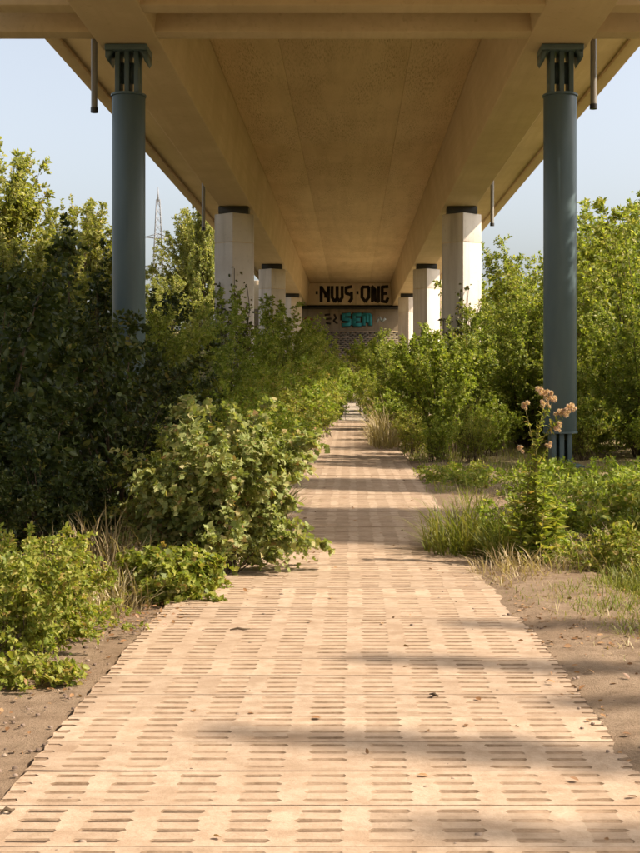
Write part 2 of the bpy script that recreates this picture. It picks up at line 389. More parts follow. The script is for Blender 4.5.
# ------------------------------------------------------------------ bridge
bridge = thing('concrete_bridge', 'long brown concrete bridge deck on two deep girders overhead', 'bridge', (BX, 0, 0))
Y0, Y1 = -45.0, 105.0
ZG, ZS = 8.26, 10.15
for s in (-1, 1):
    sec = [(3.565, ZG), (4.795, ZG), (4.93, ZS - .12), (4.93, ZS + .2), (3.37, ZS + .2), (3.37, ZS)]
    if s < 0: sec = [(-x, z) for x, z in reversed(sec)]
    mb = MB(); mb.prism_y(sec, Y0, Y1); mb.build('girder', CONC, bridge, bevel=.03)
mb = MB(); mb.prism_y([(-7.2, ZS + .2), (7.2, ZS + .2), (7.2, ZS + .55), (-7.2, ZS + .55)], Y0, Y1); mb.build('deck_slab', CONC, bridge)
for s in (-1, 1):                                                         # cantilever soffit and edge beam
    sec = [(4.935, ZS - .14), (7.1, ZS + .12), (7.1, ZS + .198), (4.935, ZS + .198)]
    sec2 = [(7.103, ZS + .03), (7.46, ZS + .03), (7.46, ZS + .95), (7.203, ZS + .95), (7.203, ZS + .3), (7.103, ZS + .3)]
    if s < 0: sec = [(-x, z) for x, z in reversed(sec)]; sec2 = [(-x, z) for x, z in reversed(sec2)]
    mb = MB(); mb.prism_y(sec, Y0, Y1); mb.build('cantilever', CONC, bridge)
    mb = MB(); mb.prism_y(sec2, Y0, Y1); mb.build('edge_beam', CONC, bridge, bevel=.02)
# soffit: three long strips, cast in bays, with narrow open joints
strips = [(-3.36, -1.656), (-1.649, 1.649), (1.656, 3.36)]
ybays = [Y0, -22, 2, 21.9, 44.3, 73.6, Y1]
for a, b in zip(ybays[:-1], ybays[1:]):
    for x0, x1 in strips:
        mb = MB(); mb.box(x0, x1, a + .006, b - .006, ZS, ZS + .195); mb.build('soffit_panel', SOFF, bridge, bevel=.008)
def beam(y0, y1, z0, name='cross_beam'):
    for x0, x1 in ((-3.58, 3.58), (4.78, 7.4), (-7.4, -4.78)):
        if abs(x0) < 4:
            mb = MB(); mb.box(x0, x1, y0, y1, z0, ZS + .1)
        else:
            mb = MB(); mb.prism_y([(x0, z0), (x1, z0), (x1, ZS + .15), (x0, ZS + .15)], y0, y1)
        mb.build(name, CONC, bridge, bevel=.02)
beam(23.63, 24.12, ZG + .012); beam(21.95, 22.45, ZG + .012)

# drain pipes hanging from the deck
def drain(x, y, ztop, zbot, label):
    t_ = thing('drain_pipe', label, 'drain pipe', (x, y, zbot), 0, 'drain pipes under the deck edges')
    s = 1 if x > 0 else -1
    mb = MB(); mb.tube([(0, 0, 0), (0, 0, ztop - zbot - .55), (-s * .06, 0, ztop - zbot - .3), (-s * .06, 0, ztop - zbot)], .062, 12)
    o = mb.build('pipe', PIPE, t_); smooth_sides(o)
    mb = MB(); mb.tube([(0, 0, -.006), (0, 0, .09)], .074, 12); smooth_sides(mb.build('collar', DARK, t_))
    mb = MB(); mb.box(-.10, .10, -.02, .02, ztop - zbot - .62, ztop - zbot - .58); mb.build('bracket', DARK, t_)
drain(-5.10, 24.75, ZS - .1, 7.0, 'grey drain pipe hanging beside the head of the left blue column')
drain(4.78, 24.75, ZS - .1, 7.07, 'grey drain pipe hanging beside the head of the right blue column')
drain(-5.13, 43.2, ZS - .1, 6.95, 'farther grey drain pipe left, beside the first left concrete column')
drain(4.80, 42.8, ZS - .1, 7.05, 'farther grey drain pipe right, beside the first right concrete column')

# blue steel columns
def steel_column(x, y, label):
    t_ = thing('steel_column', label, 'column', (x, y, 0), 0, 'blue steel columns')
    mb = MB(); n = 40; r = .325
    mb.tube([(0, 0, .69), (0, 0, .70), (0, 0, 7.27), (0, 0, 7.29)], [r - .008, r, r, r - .008], n); smooth_sides(mb.build('shaft', STEEL, t_))
    mb = MB(); mb.tube([(0, 0, 7.292), (0, 0, 7.33)], .345, n); smooth_sides(mb.build('shaft_cap', STEEL, t_))
    mb = MB(); mb.tube([(0, 0, .65), (0, 0, .688)], .345, n); smooth_sides(mb.build('shaft_cap', STEEL, t_))
    mb = MB(); mb.box(-.41, .41, -.35, .35, 8.14, 8.25); mb.build('head_plate', STEEL, t_, bevel=.008)
    # neck and foot: upright plates with gaps between them
    def neck(z0, z1, hw):
        for px in (-hw * .78, 0, hw * .78):
            mb = MB(); mb.box(px - .045, px + .045, -.23, .23, z0, z1); mb.build('upright_plate', STEEL, t_, bevel=.006)
        mb = MB(); mb.box(-hw, hw, -.03, .03, z0 + (z1 - z0) * .27, z1 - (z1 - z0) * .22); mb.build('web_plate', STEEL, t_)
    neck(7.33, 8.14, .24); neck(.03, .65, .20)
    for s in (-1, 1):
        mb = MB(); sec = [(s * .255, 8.139), (s * .40, 8.139), (s * .40, 8.0), (s * .36, 7.93), (s * .33, 8.05)]
        if s > 0: sec = sec[::-1]
        mb.prism_y(sec, -.33, .33); mb.build('gusset', STEEL, t_)
    mb = MB(); mb.box(-.42, .42, -.42, .42, -.08, .03); mb.build('base_plate', STEEL, t_, bevel=.01)
steel_column(-4.41, 24.7, 'round blue steel column rising from the dark shrubs on the left')
steel_column(4.11, 24.7, 'round blue steel column on the right with its foot in grass')

# concrete columns
def pier(x, y, label, lean=0):
    t_ = thing('concrete_column', label, 'column', (x, y, 0), 0, 'pale concrete columns')
    plan = [(0, -.72), (.73, -.14), (.73, .14), (0, .72), (-.73, .14), (-.73, -.14)]
    zj = 6.9; zt = 7.98
    mb = MB(); mb.prism_z(plan, -.3, zj - .012); mb.build('shaft', PIER, t_, bevel=.02)
    mb = MB(); mb.prism_z([(a * .985, b * .985) for a, b in plan], zj - .012, zj + .012); mb.build('joint', DARK if False else ABUT, t_)
    mb = MB(); mb.prism_z(plan, zj + .012, zt); mb.build('shaft_head', PIER, t_, bevel=.02)
    mb = MB(); mb.box(-.56, .56, -.4, .4, zt, 8.255); mb.build('bearing', DARK, t_, bevel=.01)
for k, yy in enumerate((46.9, 69.1, 91.3)):
    nm = ('nearest', 'middle', 'farthest')[k]
    pier(-4.41, yy, nm + ' of the pale concrete columns in the left row' + (', overgrown by a climber' if k == 0 else ''))
    pier(4.11, yy, nm + ' of the pale concrete columns in the right row' + (', leafy shoots before its sunlit face' if k == 0 else ''))
# abutment and end wall
ab = thing('abutment', 'concrete end wall of the bridge with black lettering over a dark gap', 'wall', (BX, 105, 0))
mb = MB(); mb.box(-4.9, 4.9, .004, .6, 8.32, ZS + .1); mb.build('end_wall', ABUT, ab, bevel=.03)
mb = MB(); mb.box(-5.0, 5.0, .1, .8, 7.98, 8.315); mb.build('bearing_gap', DARK, ab)
mb = MB(); mb.box(-4.1, 4.1, -.5, .1, 7.98, 8.10); mb.build('ledge', DARK, ab, bevel=.02)
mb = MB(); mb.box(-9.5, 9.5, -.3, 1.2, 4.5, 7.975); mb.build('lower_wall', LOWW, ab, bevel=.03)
for s in (-1, 1):
    mb = MB(); mb.box(min(s * 5.0, s * 9.5), max(s * 5.0, s * 9.5), .15, 1.1, 7.98, 10.4); mb.build('wing_wall', ABUT, ab, bevel=.03)

def strokes(name, mat, z0, h, x0, wd, polys, sw, yoff, parent):
    """each letter: list of polylines in a unit box; flat sprayed strokes, 4 mm thick"""
    mb = MB()
    for q, pl in enumerate(polys):
        for a, b in zip(pl[:-1], pl[1:]):
            ax, az = x0 + a[0] * wd, z0 + a[1] * h; bx_, bz = x0 + b[0] * wd, z0 + b[1] * h
            dx, dz = bx_ - ax, bz - az; L = math.hypot(dx, dz) or 1
            ux, uz = dx / L, dz / L; px, pz = -uz * sw / 2, ux * sw / 2
            e = sw * .18
            pts = [(ax - ux * e + px, az - uz * e + pz), (ax - ux * e - px, az - uz * e - pz), (bx_ + ux * e - px, bz + uz * e - pz), (bx_ + ux * e + px, bz + uz * e + pz)]
            mb.prism_y(pts, yoff - .004 - .0006 * q, yoff + .001)
    return mb.build(name, mat, parent)
N = [[(0, .02), (0, .98)], [(0, .95), (.62, .5), (.62, .3)], [(1, .02), (1, .98)], [(.5, .62), (1, .2)]]
N2 = [[(.05, .02), (.05, .95)], [(0, .98), (.45, .8), (.5, .1)], [(.5, .1), (1, .02)], [(1, .02), (1, .98)]]
W = [[(0, .98), (0, .3)], [(0, .3), (.25, .02)], [(.25, .02), (.5, .25)], [(.5, .98), (.5, .25)], [(.5, .25), (.75, .02)], [(.75, .02), (1, .3)], [(1, .3), (1, .98)]]
S = [[(.95, .98), (.05, .9)], [(.05, .9), (.05, .55)], [(.05, .55), (.95, .45)], [(.95, .62), (.95, .2)], [(.95, .2), (.6, .0)]]
O = [[(.0, .3), (.0, .8)], [(.0, .8), (.12, .95)], [(.12, .95), (1, .95)], [(1, .95), (1, .3)], [(1, .3), (.5, .02)], [(.5, .02), (0, .3)]]
E = [[(.05, .02), (.05, .98)], [(.05, .95), (1, .98)], [(.05, .52), (.8, .55)], [(.05, .05), (.75, .0)], [(.75, 0), (1, .25)]]
ZL, HL = 8.58, 1.32
for nm_, x0, wd, g in (('N', -2.42, .62, N), ('W', -1.5, .85, W), ('S', -.36, .52, S), ('O', 1.0, .58, O), ('N', 1.85, .55, N2), ('E', 2.68, .5, E)):
    o = strokes('letter', SPRAY_BLACK, ZL, HL, x0, wd, g, .26, .004, ab); o['label'] = 'black angular spray painted letter ' + nm_
for x in (-2.8, .62):
    o = strokes('dot', SPRAY_BLACK, ZL + .68, .2, x - .08, .18, [[(.5, 0), (.5, 1)]], .19, .004, ab)
# teal lettering on the lower wall with black shading and a black tag
tz, th = 6.55, 1.08
GS = [[(.95, .95), (.1, .9)], [(.1, .9), (.1, .55)], [(.1, .55), (.9, .5)], [(.9, .5), (.9, .1)], [(.9, .1), (.05, .05)]]
GE = [[(.1, .05), (.1, .95)], [(.1, .93), (.95, .93)], [(.1, .5), (.8, .5)], [(.1, .07), (.95, .07)]]
GN = [[(.1, .05), (.1, .95)], [(.1, .93), (.9, .9)], [(.9, .9), (.9, .05)], [(.5, .85), (.5, .3)]]
for x0, g in ((-.62, GS), (.28, GE), (1.1, GN)):
    strokes('graffiti_shadow', SPRAY_BLACK, tz, th - .1, x0 - .06, .72, g, .42, -.3, ab)
    o = strokes('letter', SPRAY_TEAL, tz + .04, th - .1, x0, .66, g, .27, -.3055, ab); o['label'] = 'rounded teal spray painted letter'
strokes('tag_stroke', SPRAY_BLACK, 6.7, .85, -2.1, 1.05, [[(0, .9), (.4, .95)], [(.1, .5), (.5, .55)], [(.1, .1), (.45, .05)], [(.75, .95), (.9, .6)], [(.9, .6), (.7, .35)], [(.7, .35), (1, .05)]], .16, -.3, ab)
strokes('tag_stroke', SPRAY_PALE, 6.75, .6, 2.25, .7, [[(0, .2), (.3, .9)], [(.3, .9), (.6, .3)], [(.6, .3), (1, .7)]], .2, -.3, ab)
strokes('tag_stroke', SPRAY_RED, 6.9, .5, -3.9, .8, [[(0, .3), (.5, .9)], [(.5, .9), (1, .2)]], .14, -.3, ab)

# slope paving below the abutment: setts laid on the embankment (too far off to pick apart singly)
mb = MB(); r_ = random.Random(8)
for iy in range(26):
    f0 = iy / 26; yy = SLOPE0 + 4 + f0 * (SLOPE1 - SLOPE0 - 4.4); zz = gz(0, yy)
    for ix in range(26):
        xx = -5.2 + ix * .4 + (iy % 2) * .2
        d = r_.uniform(.0, .06)
        mb.box(xx + .02, xx + .37, yy, yy + .40, zz - .1, zz + .10 + d)
o = mb.build('slope_paving', STONE); tag(o, 'grey stone paved slope under the lettered end wall', 'paving', kind='stuff')
mb = MB(); mb.box(-.75, .95, 87.2, 87.6, .0, .62); o = mb.build('barrier_block', PIER, bevel=.04); tag(o, 'low pale concrete barrier block across the far path end', 'barrier')

# ------------------------------------------------------------------ vegetation builders
def tmpl_kite(wd):      # 2 triangles, folded on the midrib
    return np.array([(0, 0, 0), (.45, wd / 2, .08), (1, 0, -.06), (.45, -wd / 2, .08)]), [(0, 3, 2), (0, 2, 1)]
def tmpl_oval(wd):
    return np.array([(0, 0, 0), (.25, wd * .42, .05), (.62, wd * .42, .05), (1, 0, -.10), (.62, -wd * .42, .05), (.25, -wd * .42, .05)]), [(0, 5, 4, 3), (0, 3, 2, 1)]
def tmpl_lobed():       # three to five pointed lobes, like bramble or hop
    v = [(0, 0, 0), (.02, .30, .03), (.22, .27, .05), (.30, .52, .02), (.55, .30, .06), (1, 0, -.10), (.55, -.30, .06), (.30, -.52, .02), (.22, -.27, .05), (.02, -.30, .03), (.45, 0, .0)]
    return np.array(v), [(0, 10, 2, 1), (10, 4, 3, 2), (10, 5, 4), (0, 9, 8, 10), (10, 8, 7, 6), (10, 6, 5)]
KITE, KITE_N, OVAL, LOBE = tmpl_kite(.55), tmpl_kite(.3), tmpl_oval(.6), tmpl_lobed()

def unit(a): return a / (np.linalg.norm(a, axis=-1, keepdims=True) + 1e-9)
def leaf_mesh(name, P, axis, normal, size, tmpl, mat):
    T, faces = tmpl; n = len(P); k = len(T)
    x = unit(axis); z = unit(normal - x * (normal * x).sum(1, keepdims=True)); y = np.cross(z, x)
    V = P[:, None, :] + size[:, None, None] * (T[None, :, 0:1] * x[:, None] + T[None, :, 1:2] * y[:, None] + T[None, :, 2:3] * z[:, None])
    off = (np.arange(n) * k)[:, None]
    flat = np.concatenate([off + np.array(f)[None] for f in faces], 1).ravel()
    sizes = np.tile([len(f) for f in faces], n)
    return mesh_np(name, V.reshape(-1, 3), flat, sizes, mat)
def tubes_mesh(name, A, rad, sides, mat):
    """A: (n, m, 3) polylines, rad: (n, m)"""
    n, m_, _ = A.shape
    d = np.gradient(A, axis=1); d = unit(d)
    ref = np.where(np.abs(d[..., 2:3]) > .9, np.array([1., 0, 0]), np.array([0, 0, 1.]))
    a = unit(np.cross(d, ref)); b = np.cross(d, a)
    th = np.arange(sides) * 2 * np.pi / sides
    V = A[:, :, None] + rad[:, :, None, None] * (a[:, :, None] * np.cos(th)[:, None] + b[:, :, None] * np.sin(th)[:, None])
    base = (np.arange(n) * m_ * sides)[:, None, None]
    j = np.arange(m_ - 1)[None, :, None] * sides; k = np.arange(sides)[None, None]; k2 = (k + 1) % sides
    F = np.stack([base + j + k, base + j + k2, base + j + sides + k2, base + j + sides + k], -1).reshape(-1, 4)
    return mesh_np(name, V.reshape(-1, 3), F.ravel(), np.full(len(F), 4), mat, smooth=True)

def grow(seed, H, Rad, nst=26, ntw=26, nlf=14, L=.075, tmpl=KITE, lmat=None, form='round', twig=.38, trunk=0, stem_r=.02, up=.35,
         droop=.25, low=.12, base_r=.12, t0=.25, flat=.5, ry=1.0, twigs=False):
    """returns (stem mesh, crown mesh, leaf arrays): stems arch from the base (or limbs from a trunk), twigs leave them, leaves stand along the twigs"""
    g = np.random.default_rng(seed)
    th = g.random(nst) * 2 * np.pi; rho = np.sqrt(g.random(nst))
    if form == 'cone':
        zf = low + (1 - low) * g.random(nst) ** .9; rr_ = Rad * (1.02 - zf) ** .75 * (.45 + .6 * rho)
    elif form == 'upright':
        rr_ = Rad * rho; zf = (1 - .35 * rho ** 2) * g.uniform(.72, 1.05, nst)
    else:
        u = g.uniform(-1, 1, nst); zf0 = .5 + .5 * u
        rr_ = Rad * np.sqrt(np.clip(1 - (np.clip(zf0 - .38, 0, 1) / .66) ** 2, .02, 1)) * (.35 + .75 * rho); zf = low + (1 - low) * np.clip(zf0 + .04, 0, 1.05)
    bump = 1 + .28 * np.sin(th * 3 + seed) * np.sin(zf * 7 + seed * 1.7) + g.normal(0, .07, nst)
    rr_ = rr_ * bump
    tip = np.stack([rr_ * np.cos(th), rr_ * np.sin(th) * ry, H * zf], 1)
    if trunk:
        zb = np.clip(zf * g.uniform(.35, .75, nst), .08, .86) * H
        base = np.stack([np.zeros(nst), np.zeros(nst), zb], 1)
        ctrl = base + (tip - base) * np.array([.55, .55, .35])
    else:
        bt = th + g.normal(0, .8, nst); br = base_r * Rad * g.random(nst)
        base = np.stack([br * np.cos(bt), br * np.sin(bt), np.full(nst, -.05)], 1)
        ctrl = np.stack([tip[:, 0] * .35, tip[:, 1] * .35, tip[:, 2] * .72 + .05 * H], 1)
    ctrl = ctrl + g.normal(0, .06 * Rad, ctrl.shape)
    tt = np.linspace(0, 1, 7)[None, :, None]
    A = (1 - tt) ** 2 * base[:, None] + 2 * tt * (1 - tt) * ctrl[:, None] + tt ** 2 * tip[:, None]
    rad = stem_r * (1 - .85 * np.linspace(0, 1, 7))[None] * g.uniform(.6, 1.1, (nst, 1))
    # twigs
    s = np.repeat(np.arange(nst), ntw); tv = t0 + (1 - t0) * g.random(len(s)) ** .75; tv_ = tv[:, None]
    P0 = (1 - tv_) ** 2 * base[s] + 2 * tv_ * (1 - tv_) * ctrl[s] + tv_ ** 2 * tip[s]
    tang = unit(2 * (1 - tv_) * (ctrl[s] - base[s]) + 2 * tv_ * (tip[s] - ctrl[s]))
    outw = unit(P0 * np.array([1, 1, 0]) + 1e-6)
    dr = unit(tang * .55 + outw * .45 + g.normal(0, .55, P0.shape) + np.array([0, 0, up]))
    tl = twig * Rad * g.uniform(.35, 1.1, len(s)) * (1.1 - .5 * tv)
    k = np.repeat(np.arange(len(s)), nlf); q = g.random(len(k)); q_ = q[:, None]
    Pl = P0[k] + dr[k] * (tl[k][:, None] * q_) + np.array([0, 0, -1.]) * (droop * tl[k][:, None] * q_ ** 2)
    side = unit(np.cross(dr[k], g.normal(0, 1, (len(k), 3))))
    ax = unit(dr[k] * .6 + side * .9 + np.array([0, 0, -.12]))
    nor = unit(np.array([0, 0, 1.]) * flat + outw[k] * .35 + g.normal(0, .55, (len(k), 3)))
    sz = L * g.uniform(.55, 1.25, len(k))
    ok = Pl[:, 2] > .02
    Pl, ax, nor, sz = Pl[ok], ax[ok], nor[ok], sz[ok]
    if trunk:
        trk = np.stack([np.sin(np.linspace(0, 3, 7) + seed) * .03 * Rad, np.cos(np.linspace(0, 2, 7) + seed) * .03 * Rad, np.linspace(-.1, H * .9, 7)], 1)[None]
        A = np.concatenate([trk, A]); rad = np.concatenate([trunk * (1 - .86 * np.linspace(0, 1, 7))[None] * np.ones((1, 7)), rad])
    if twigs:
        tq = np.linspace(0, 1, 7)[None, :, None]
        B = P0[:, None] + dr[:, None] * (tl[:, None, None] * tq) + np.array([0, 0, -1.]) * (droop * tl[:, None, None] * tq ** 2)
        A = np.concatenate([A, B]); rad = np.concatenate([rad, np.full((len(B), 7), stem_r * .16)])
    return tubes_mesh('stems', A, rad, 5, BARK), leaf_mesh('crown', Pl, ax, nor, sz, tmpl, lmat), (Pl, ax, nor, sz)

def plant(name, proto, label, cat, x, y, sc=1, rz=0, group=None, z=None, sz=None, mat=None, stem_name='stems'):
    t_ = thing(name, label, cat, (x, y, gz(x, y) if z is None else z), rz, group)
    t_.scale = (sc, sc, sc if sz is None else sz)
    a = link(stem_name, proto[0], t_); b = link('crown', proto[1], t_); b['kind'] = 'stuff'
    return t_

# prototypes
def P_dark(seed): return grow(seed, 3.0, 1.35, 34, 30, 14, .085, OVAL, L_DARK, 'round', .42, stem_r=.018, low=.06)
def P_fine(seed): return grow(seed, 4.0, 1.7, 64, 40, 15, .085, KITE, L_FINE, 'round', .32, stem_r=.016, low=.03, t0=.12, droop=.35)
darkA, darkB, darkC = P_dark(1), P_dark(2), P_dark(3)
fineA, fineB, fineC = P_fine(11), P_fine(12), P_fine(13)
brigA = grow(21, 2.8, 1.05, 40, 34, 15, .062, OVAL, L_BRIG, 'upright', .34, stem_r=.014, low=.05, up=.55, base_r=.3, t0=.12)
brigB = grow(22, 3.2, 1.0, 34, 30, 14, .07, KITE, L_FINE, 'upright', .36, stem_r=.014, up=.5, base_r=.3, t0=.15)
treeA = grow(31, 10, 3.3, 130, 42, 13, .18, KITE, L_TREE, 'round', .30, trunk=.17, stem_r=.06, low=.12)
treeB = grow(32, 10, 3.0, 120, 42, 13, .18, KITE, L_TREE, 'round', .30, trunk=.16, stem_r=.06, low=.10)
poplar = grow(33, 12, 2.1, 100, 30, 12, .19, KITE, L_TREE, 'cone', .34, trunk=.15, stem_r=.05, low=.06, up=.6)
slender = grow(41, 18, 1.5, 190, 20, 12, .13, OVAL, L_TREE, 'cone', .34, trunk=.12, stem_r=.03, low=.15, up=.7)

# ------------------------------------------------------------------ left: shrubs in the shade of the deck
SH = 'shrubs in the shade left of the path'
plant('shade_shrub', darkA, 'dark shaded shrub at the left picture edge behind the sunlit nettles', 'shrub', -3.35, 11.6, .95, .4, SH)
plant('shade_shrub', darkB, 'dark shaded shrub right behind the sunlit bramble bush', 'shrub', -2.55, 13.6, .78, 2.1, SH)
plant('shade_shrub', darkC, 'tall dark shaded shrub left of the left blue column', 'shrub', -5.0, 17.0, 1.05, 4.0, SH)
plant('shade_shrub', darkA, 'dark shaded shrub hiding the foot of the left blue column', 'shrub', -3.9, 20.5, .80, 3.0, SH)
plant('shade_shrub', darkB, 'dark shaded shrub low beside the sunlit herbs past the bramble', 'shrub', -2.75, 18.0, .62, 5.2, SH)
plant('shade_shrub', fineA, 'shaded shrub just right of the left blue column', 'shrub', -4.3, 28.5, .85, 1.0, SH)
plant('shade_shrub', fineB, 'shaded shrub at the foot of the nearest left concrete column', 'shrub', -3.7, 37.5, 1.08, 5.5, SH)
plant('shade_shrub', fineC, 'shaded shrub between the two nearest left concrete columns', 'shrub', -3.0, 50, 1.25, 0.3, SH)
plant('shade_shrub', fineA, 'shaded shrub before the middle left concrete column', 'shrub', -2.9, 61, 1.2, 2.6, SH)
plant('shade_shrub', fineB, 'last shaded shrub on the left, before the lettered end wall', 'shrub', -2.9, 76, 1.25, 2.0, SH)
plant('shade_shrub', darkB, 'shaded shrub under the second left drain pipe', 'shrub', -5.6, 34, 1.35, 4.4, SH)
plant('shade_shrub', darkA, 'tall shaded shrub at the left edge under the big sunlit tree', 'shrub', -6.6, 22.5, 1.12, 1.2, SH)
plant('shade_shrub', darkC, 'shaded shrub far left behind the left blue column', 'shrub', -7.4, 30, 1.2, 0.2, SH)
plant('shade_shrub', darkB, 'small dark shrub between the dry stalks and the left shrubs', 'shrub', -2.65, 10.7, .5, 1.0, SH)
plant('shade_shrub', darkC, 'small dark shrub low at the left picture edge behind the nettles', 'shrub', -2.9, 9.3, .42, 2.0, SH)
sprig = grow(55, 6.0, .5, 12, 7, 7, .13, OVAL, L_DARK, 'cone', .5, trunk=.02, stem_r=.01, low=.35, up=.5)
plant('tall_sapling', sprig, 'slim dark sapling standing out against the sky left of the blue column', 'sapling', -5.3, 23.4, .87, .5, stem_name='trunk')
sprig2 = grow(56, 6.0, .8, 20, 9, 9, .13, OVAL, L_DARK, 'cone', .5, trunk=.03, stem_r=.012, low=.25, up=.5)
plant('tall_sapling', sprig2, 'leafier dark sapling just left of the blue column', 'sapling', -5.2, 25.6, .80, 2.5, stem_name='trunk')

TR = 'sunlit trees beyond the bridge shadow on the left'
plant('broad_tree', treeA, 'biggest sunlit tree rising at the left picture edge', 'tree', -13.9, 46, 1.03, .3, TR, stem_name='trunk')
plant('broad_tree', treeB, 'lower sunlit tree between the big tree and the left blue column', 'tree', -12.5, 58, .97, 1.9, TR, stem_name='trunk')
plant('broad_tree', treeA, 'sunlit yellowish tree just right of the left blue column', 'tree', -13.6, 92, .80, 4.2, TR, stem_name='trunk')
plant('broad_tree', treeB, 'sunlit tree standing before the tall pointed tree', 'tree', -13.3, 105, .98, 3.3, TR, stem_name='trunk')
plant('pointed_tree', poplar, 'tall pointed tree behind the second left drain pipe', 'tree', -11.9, 100, .88, .7, sz=1.33, stem_name='trunk')
plant('broad_tree', treeB, 'sunlit tree low behind the leftmost shrubs', 'tree', -11.6, 42, .62, 5.3, TR, stem_name='trunk')

# climber on the left concrete column: leafy shoots up its two front faces
def climber(name, label, x, y, z1, seed, side):
    g = np.random.default_rng(seed); n = 10
    t_ = thing(name, label, 'climber', (x, y, 0))
    th = np.linspace(0, 1, 7)
    A = []
    for i in range(n):
        x0 = g.uniform(-.6, .6); zt = z1 * g.uniform(.55, 1.0) * (1 - .3 * abs(x0))
        xx = x0 + np.cumsum(g.normal(0, .07, 7)); xx = np.clip(xx, -.68, .68)
        yy = -.72 + np.abs(xx) * .795 - .05
        A.append(np.stack([xx, yy, th * zt], 1))
    A = np.array(A)
    link('stems', tubes_mesh('stems', A, np.full((n, 7), .012), 5, BARK), t_)
    k = g.integers(0, n, 1500); q = g.random(1500) ** .72 * 5.999
    q[:260] = g.uniform(4.5, 5.99, 260) * (g.random(260) < .25) + q[:260] * .9
    q = np.clip(q, 0, 5.99)
    q = np.where(g.random(1500) < .75, q * .82, q)
    i0 = q.astype(int); f = (q - i0)[:, None]
    Pp = A[k, i0] * (1 - f) + A[k, i0 + 1] * f + g.normal(0, .10, (1500, 3)) * np.array([1, 0, 1.2])
    Pp[:, 1] = -.72 + np.abs(np.clip(Pp[:, 0], -.7, .7)) * .795 - .04 - g.random(1500) * .15
    ax = unit(g.normal(0, .6, (1500, 3)) + np.array([0, -.3, -.7])); nor = unit(np.array([0, -1, .4]) + g.normal(0, .4, (1500, 3)))
    o = link('crown', leaf_mesh('crown', Pp, ax, nor, g.uniform(.09, .19, 1500), OVAL, L_IVY), t_); o['kind'] = 'stuff'
climber('climbing_plant', 'dark climber creeping up the nearest left concrete column', -4.41, 46.9, 7.4, 3, -1)
climber('climbing_plant', 'thin climber on the sunlit face of the nearest right concrete column', 4.11, 46.9, 5.6, 4, 1)

# ------------------------------------------------------------------ right: sunlit thicket
RG = 'sunlit shrubs right of the path'
plant('leafy_shrub', brigA, 'bright green upright shrub beside the path, before the right concrete columns', 'shrub', 1.95, 27.0, 1.0, .8, RG)
plant('leafy_shrub', brigB, 'green shrub with loose shoots before the nearest right concrete column', 'shrub', 2.75, 30.5, 1.12, 2.2, RG)
plant('leafy_shrub', fineA, 'dense shrub left of the right blue column', 'shrub', 4.35, 31.5, .95, .2, RG)
plant('leafy_shrub', fineB, 'dense shrub directly behind the right blue column', 'shrub', 6.0, 34, 1.2, 1.4, RG)
plant('leafy_shrub', fineC, 'tall loose shrub at the right picture edge', 'shrub', 7.3, 31.5, 1.58, 3.6, RG)
plant('leafy_shrub', fineA, 'broad shrub low at the right edge behind the groundcover', 'shrub', 6.3, 27.2, .95, 4.4, RG)
plant('leafy_shrub', fineB, 'tall shrub far behind the right blue column', 'shrub', 8.2, 45, 1.75, 5.0, RG)
plant('leafy_shrub', fineC, 'tall shrub between the blue column and the nearest right concrete column', 'shrub', 6.3, 44, 1.42, .9, RG)
plant('leafy_shrub', fineA, 'far hazy shrub topping the thicket right of the concrete column', 'shrub', 8.0, 62, 2.1, 2.9, RG)
plant('leafy_shrub', fineB, 'farthest tall shrub right, behind the whole thicket', 'shrub', 12.5, 60, 2.5, 1.1, RG)
plant('leafy_shrub', fineC, 'tall shrub far right behind the loose edge shrub', 'shrub', 11.0, 44, 2.0, 2.0, RG)
plant('leafy_shrub', brigA, 'sunlit shrub at the foot of the middle right concrete column', 'shrub', 2.3, 44, 1.35, 4.2, RG)
plant('leafy_shrub', brigB, 'sunlit shrub before the farthest right concrete column', 'shrub', 1.75, 56, 1.32, 5.0, RG)
plant('leafy_shrub', brigA, 'sunlit shrub on the right below the teal graffiti', 'shrub', 1.5, 70, 1.5, 1.0, RG)
plant('leafy_shrub', brigB, 'small sunlit bush at the foot of the paved slope', 'shrub', 1.9, 84, 1.45, 3.0, RG)
plant('leafy_shrub', fineB, 'shrub behind the middle right concrete column', 'shrub', 6.4, 76, 1.6, 3.9, RG)
for x, y, p_, s_, rz, lb in (
    (5.3, 29.2, fineC, .72, 1.0, 'low dense shrub right behind the foot of the right blue column'),
    (8.1, 28.6, fineB, 1.15, 2.4, 'dense shrub at the right edge under the tall loose one'),
    (4.9, 38.5, fineC, 1.05, 3.1, 'dense shrub just right of the nearest right concrete column'),
    (9.4, 37, fineA, 1.65, .5, 'tall shrub behind the loose shrub at the right edge'),
    (10.2, 51, fineB, 2.1, 4.9, 'tall shrub behind the blue column, second from the back'),
    (6.0, 53, fineA, 1.55, 5.9, 'far shrub right beside the nearest right concrete column'),
    (3.5, 36, fineB, .72, 2.7, 'low shrub before the nearest right concrete column'),
    (7.4, 39, fineA, 1.35, 3.7, 'shrub between the blue column and the edge shrubs')):
    plant('leafy_shrub', p_, lb, 'shrub', x, y, s_, rz, RG)
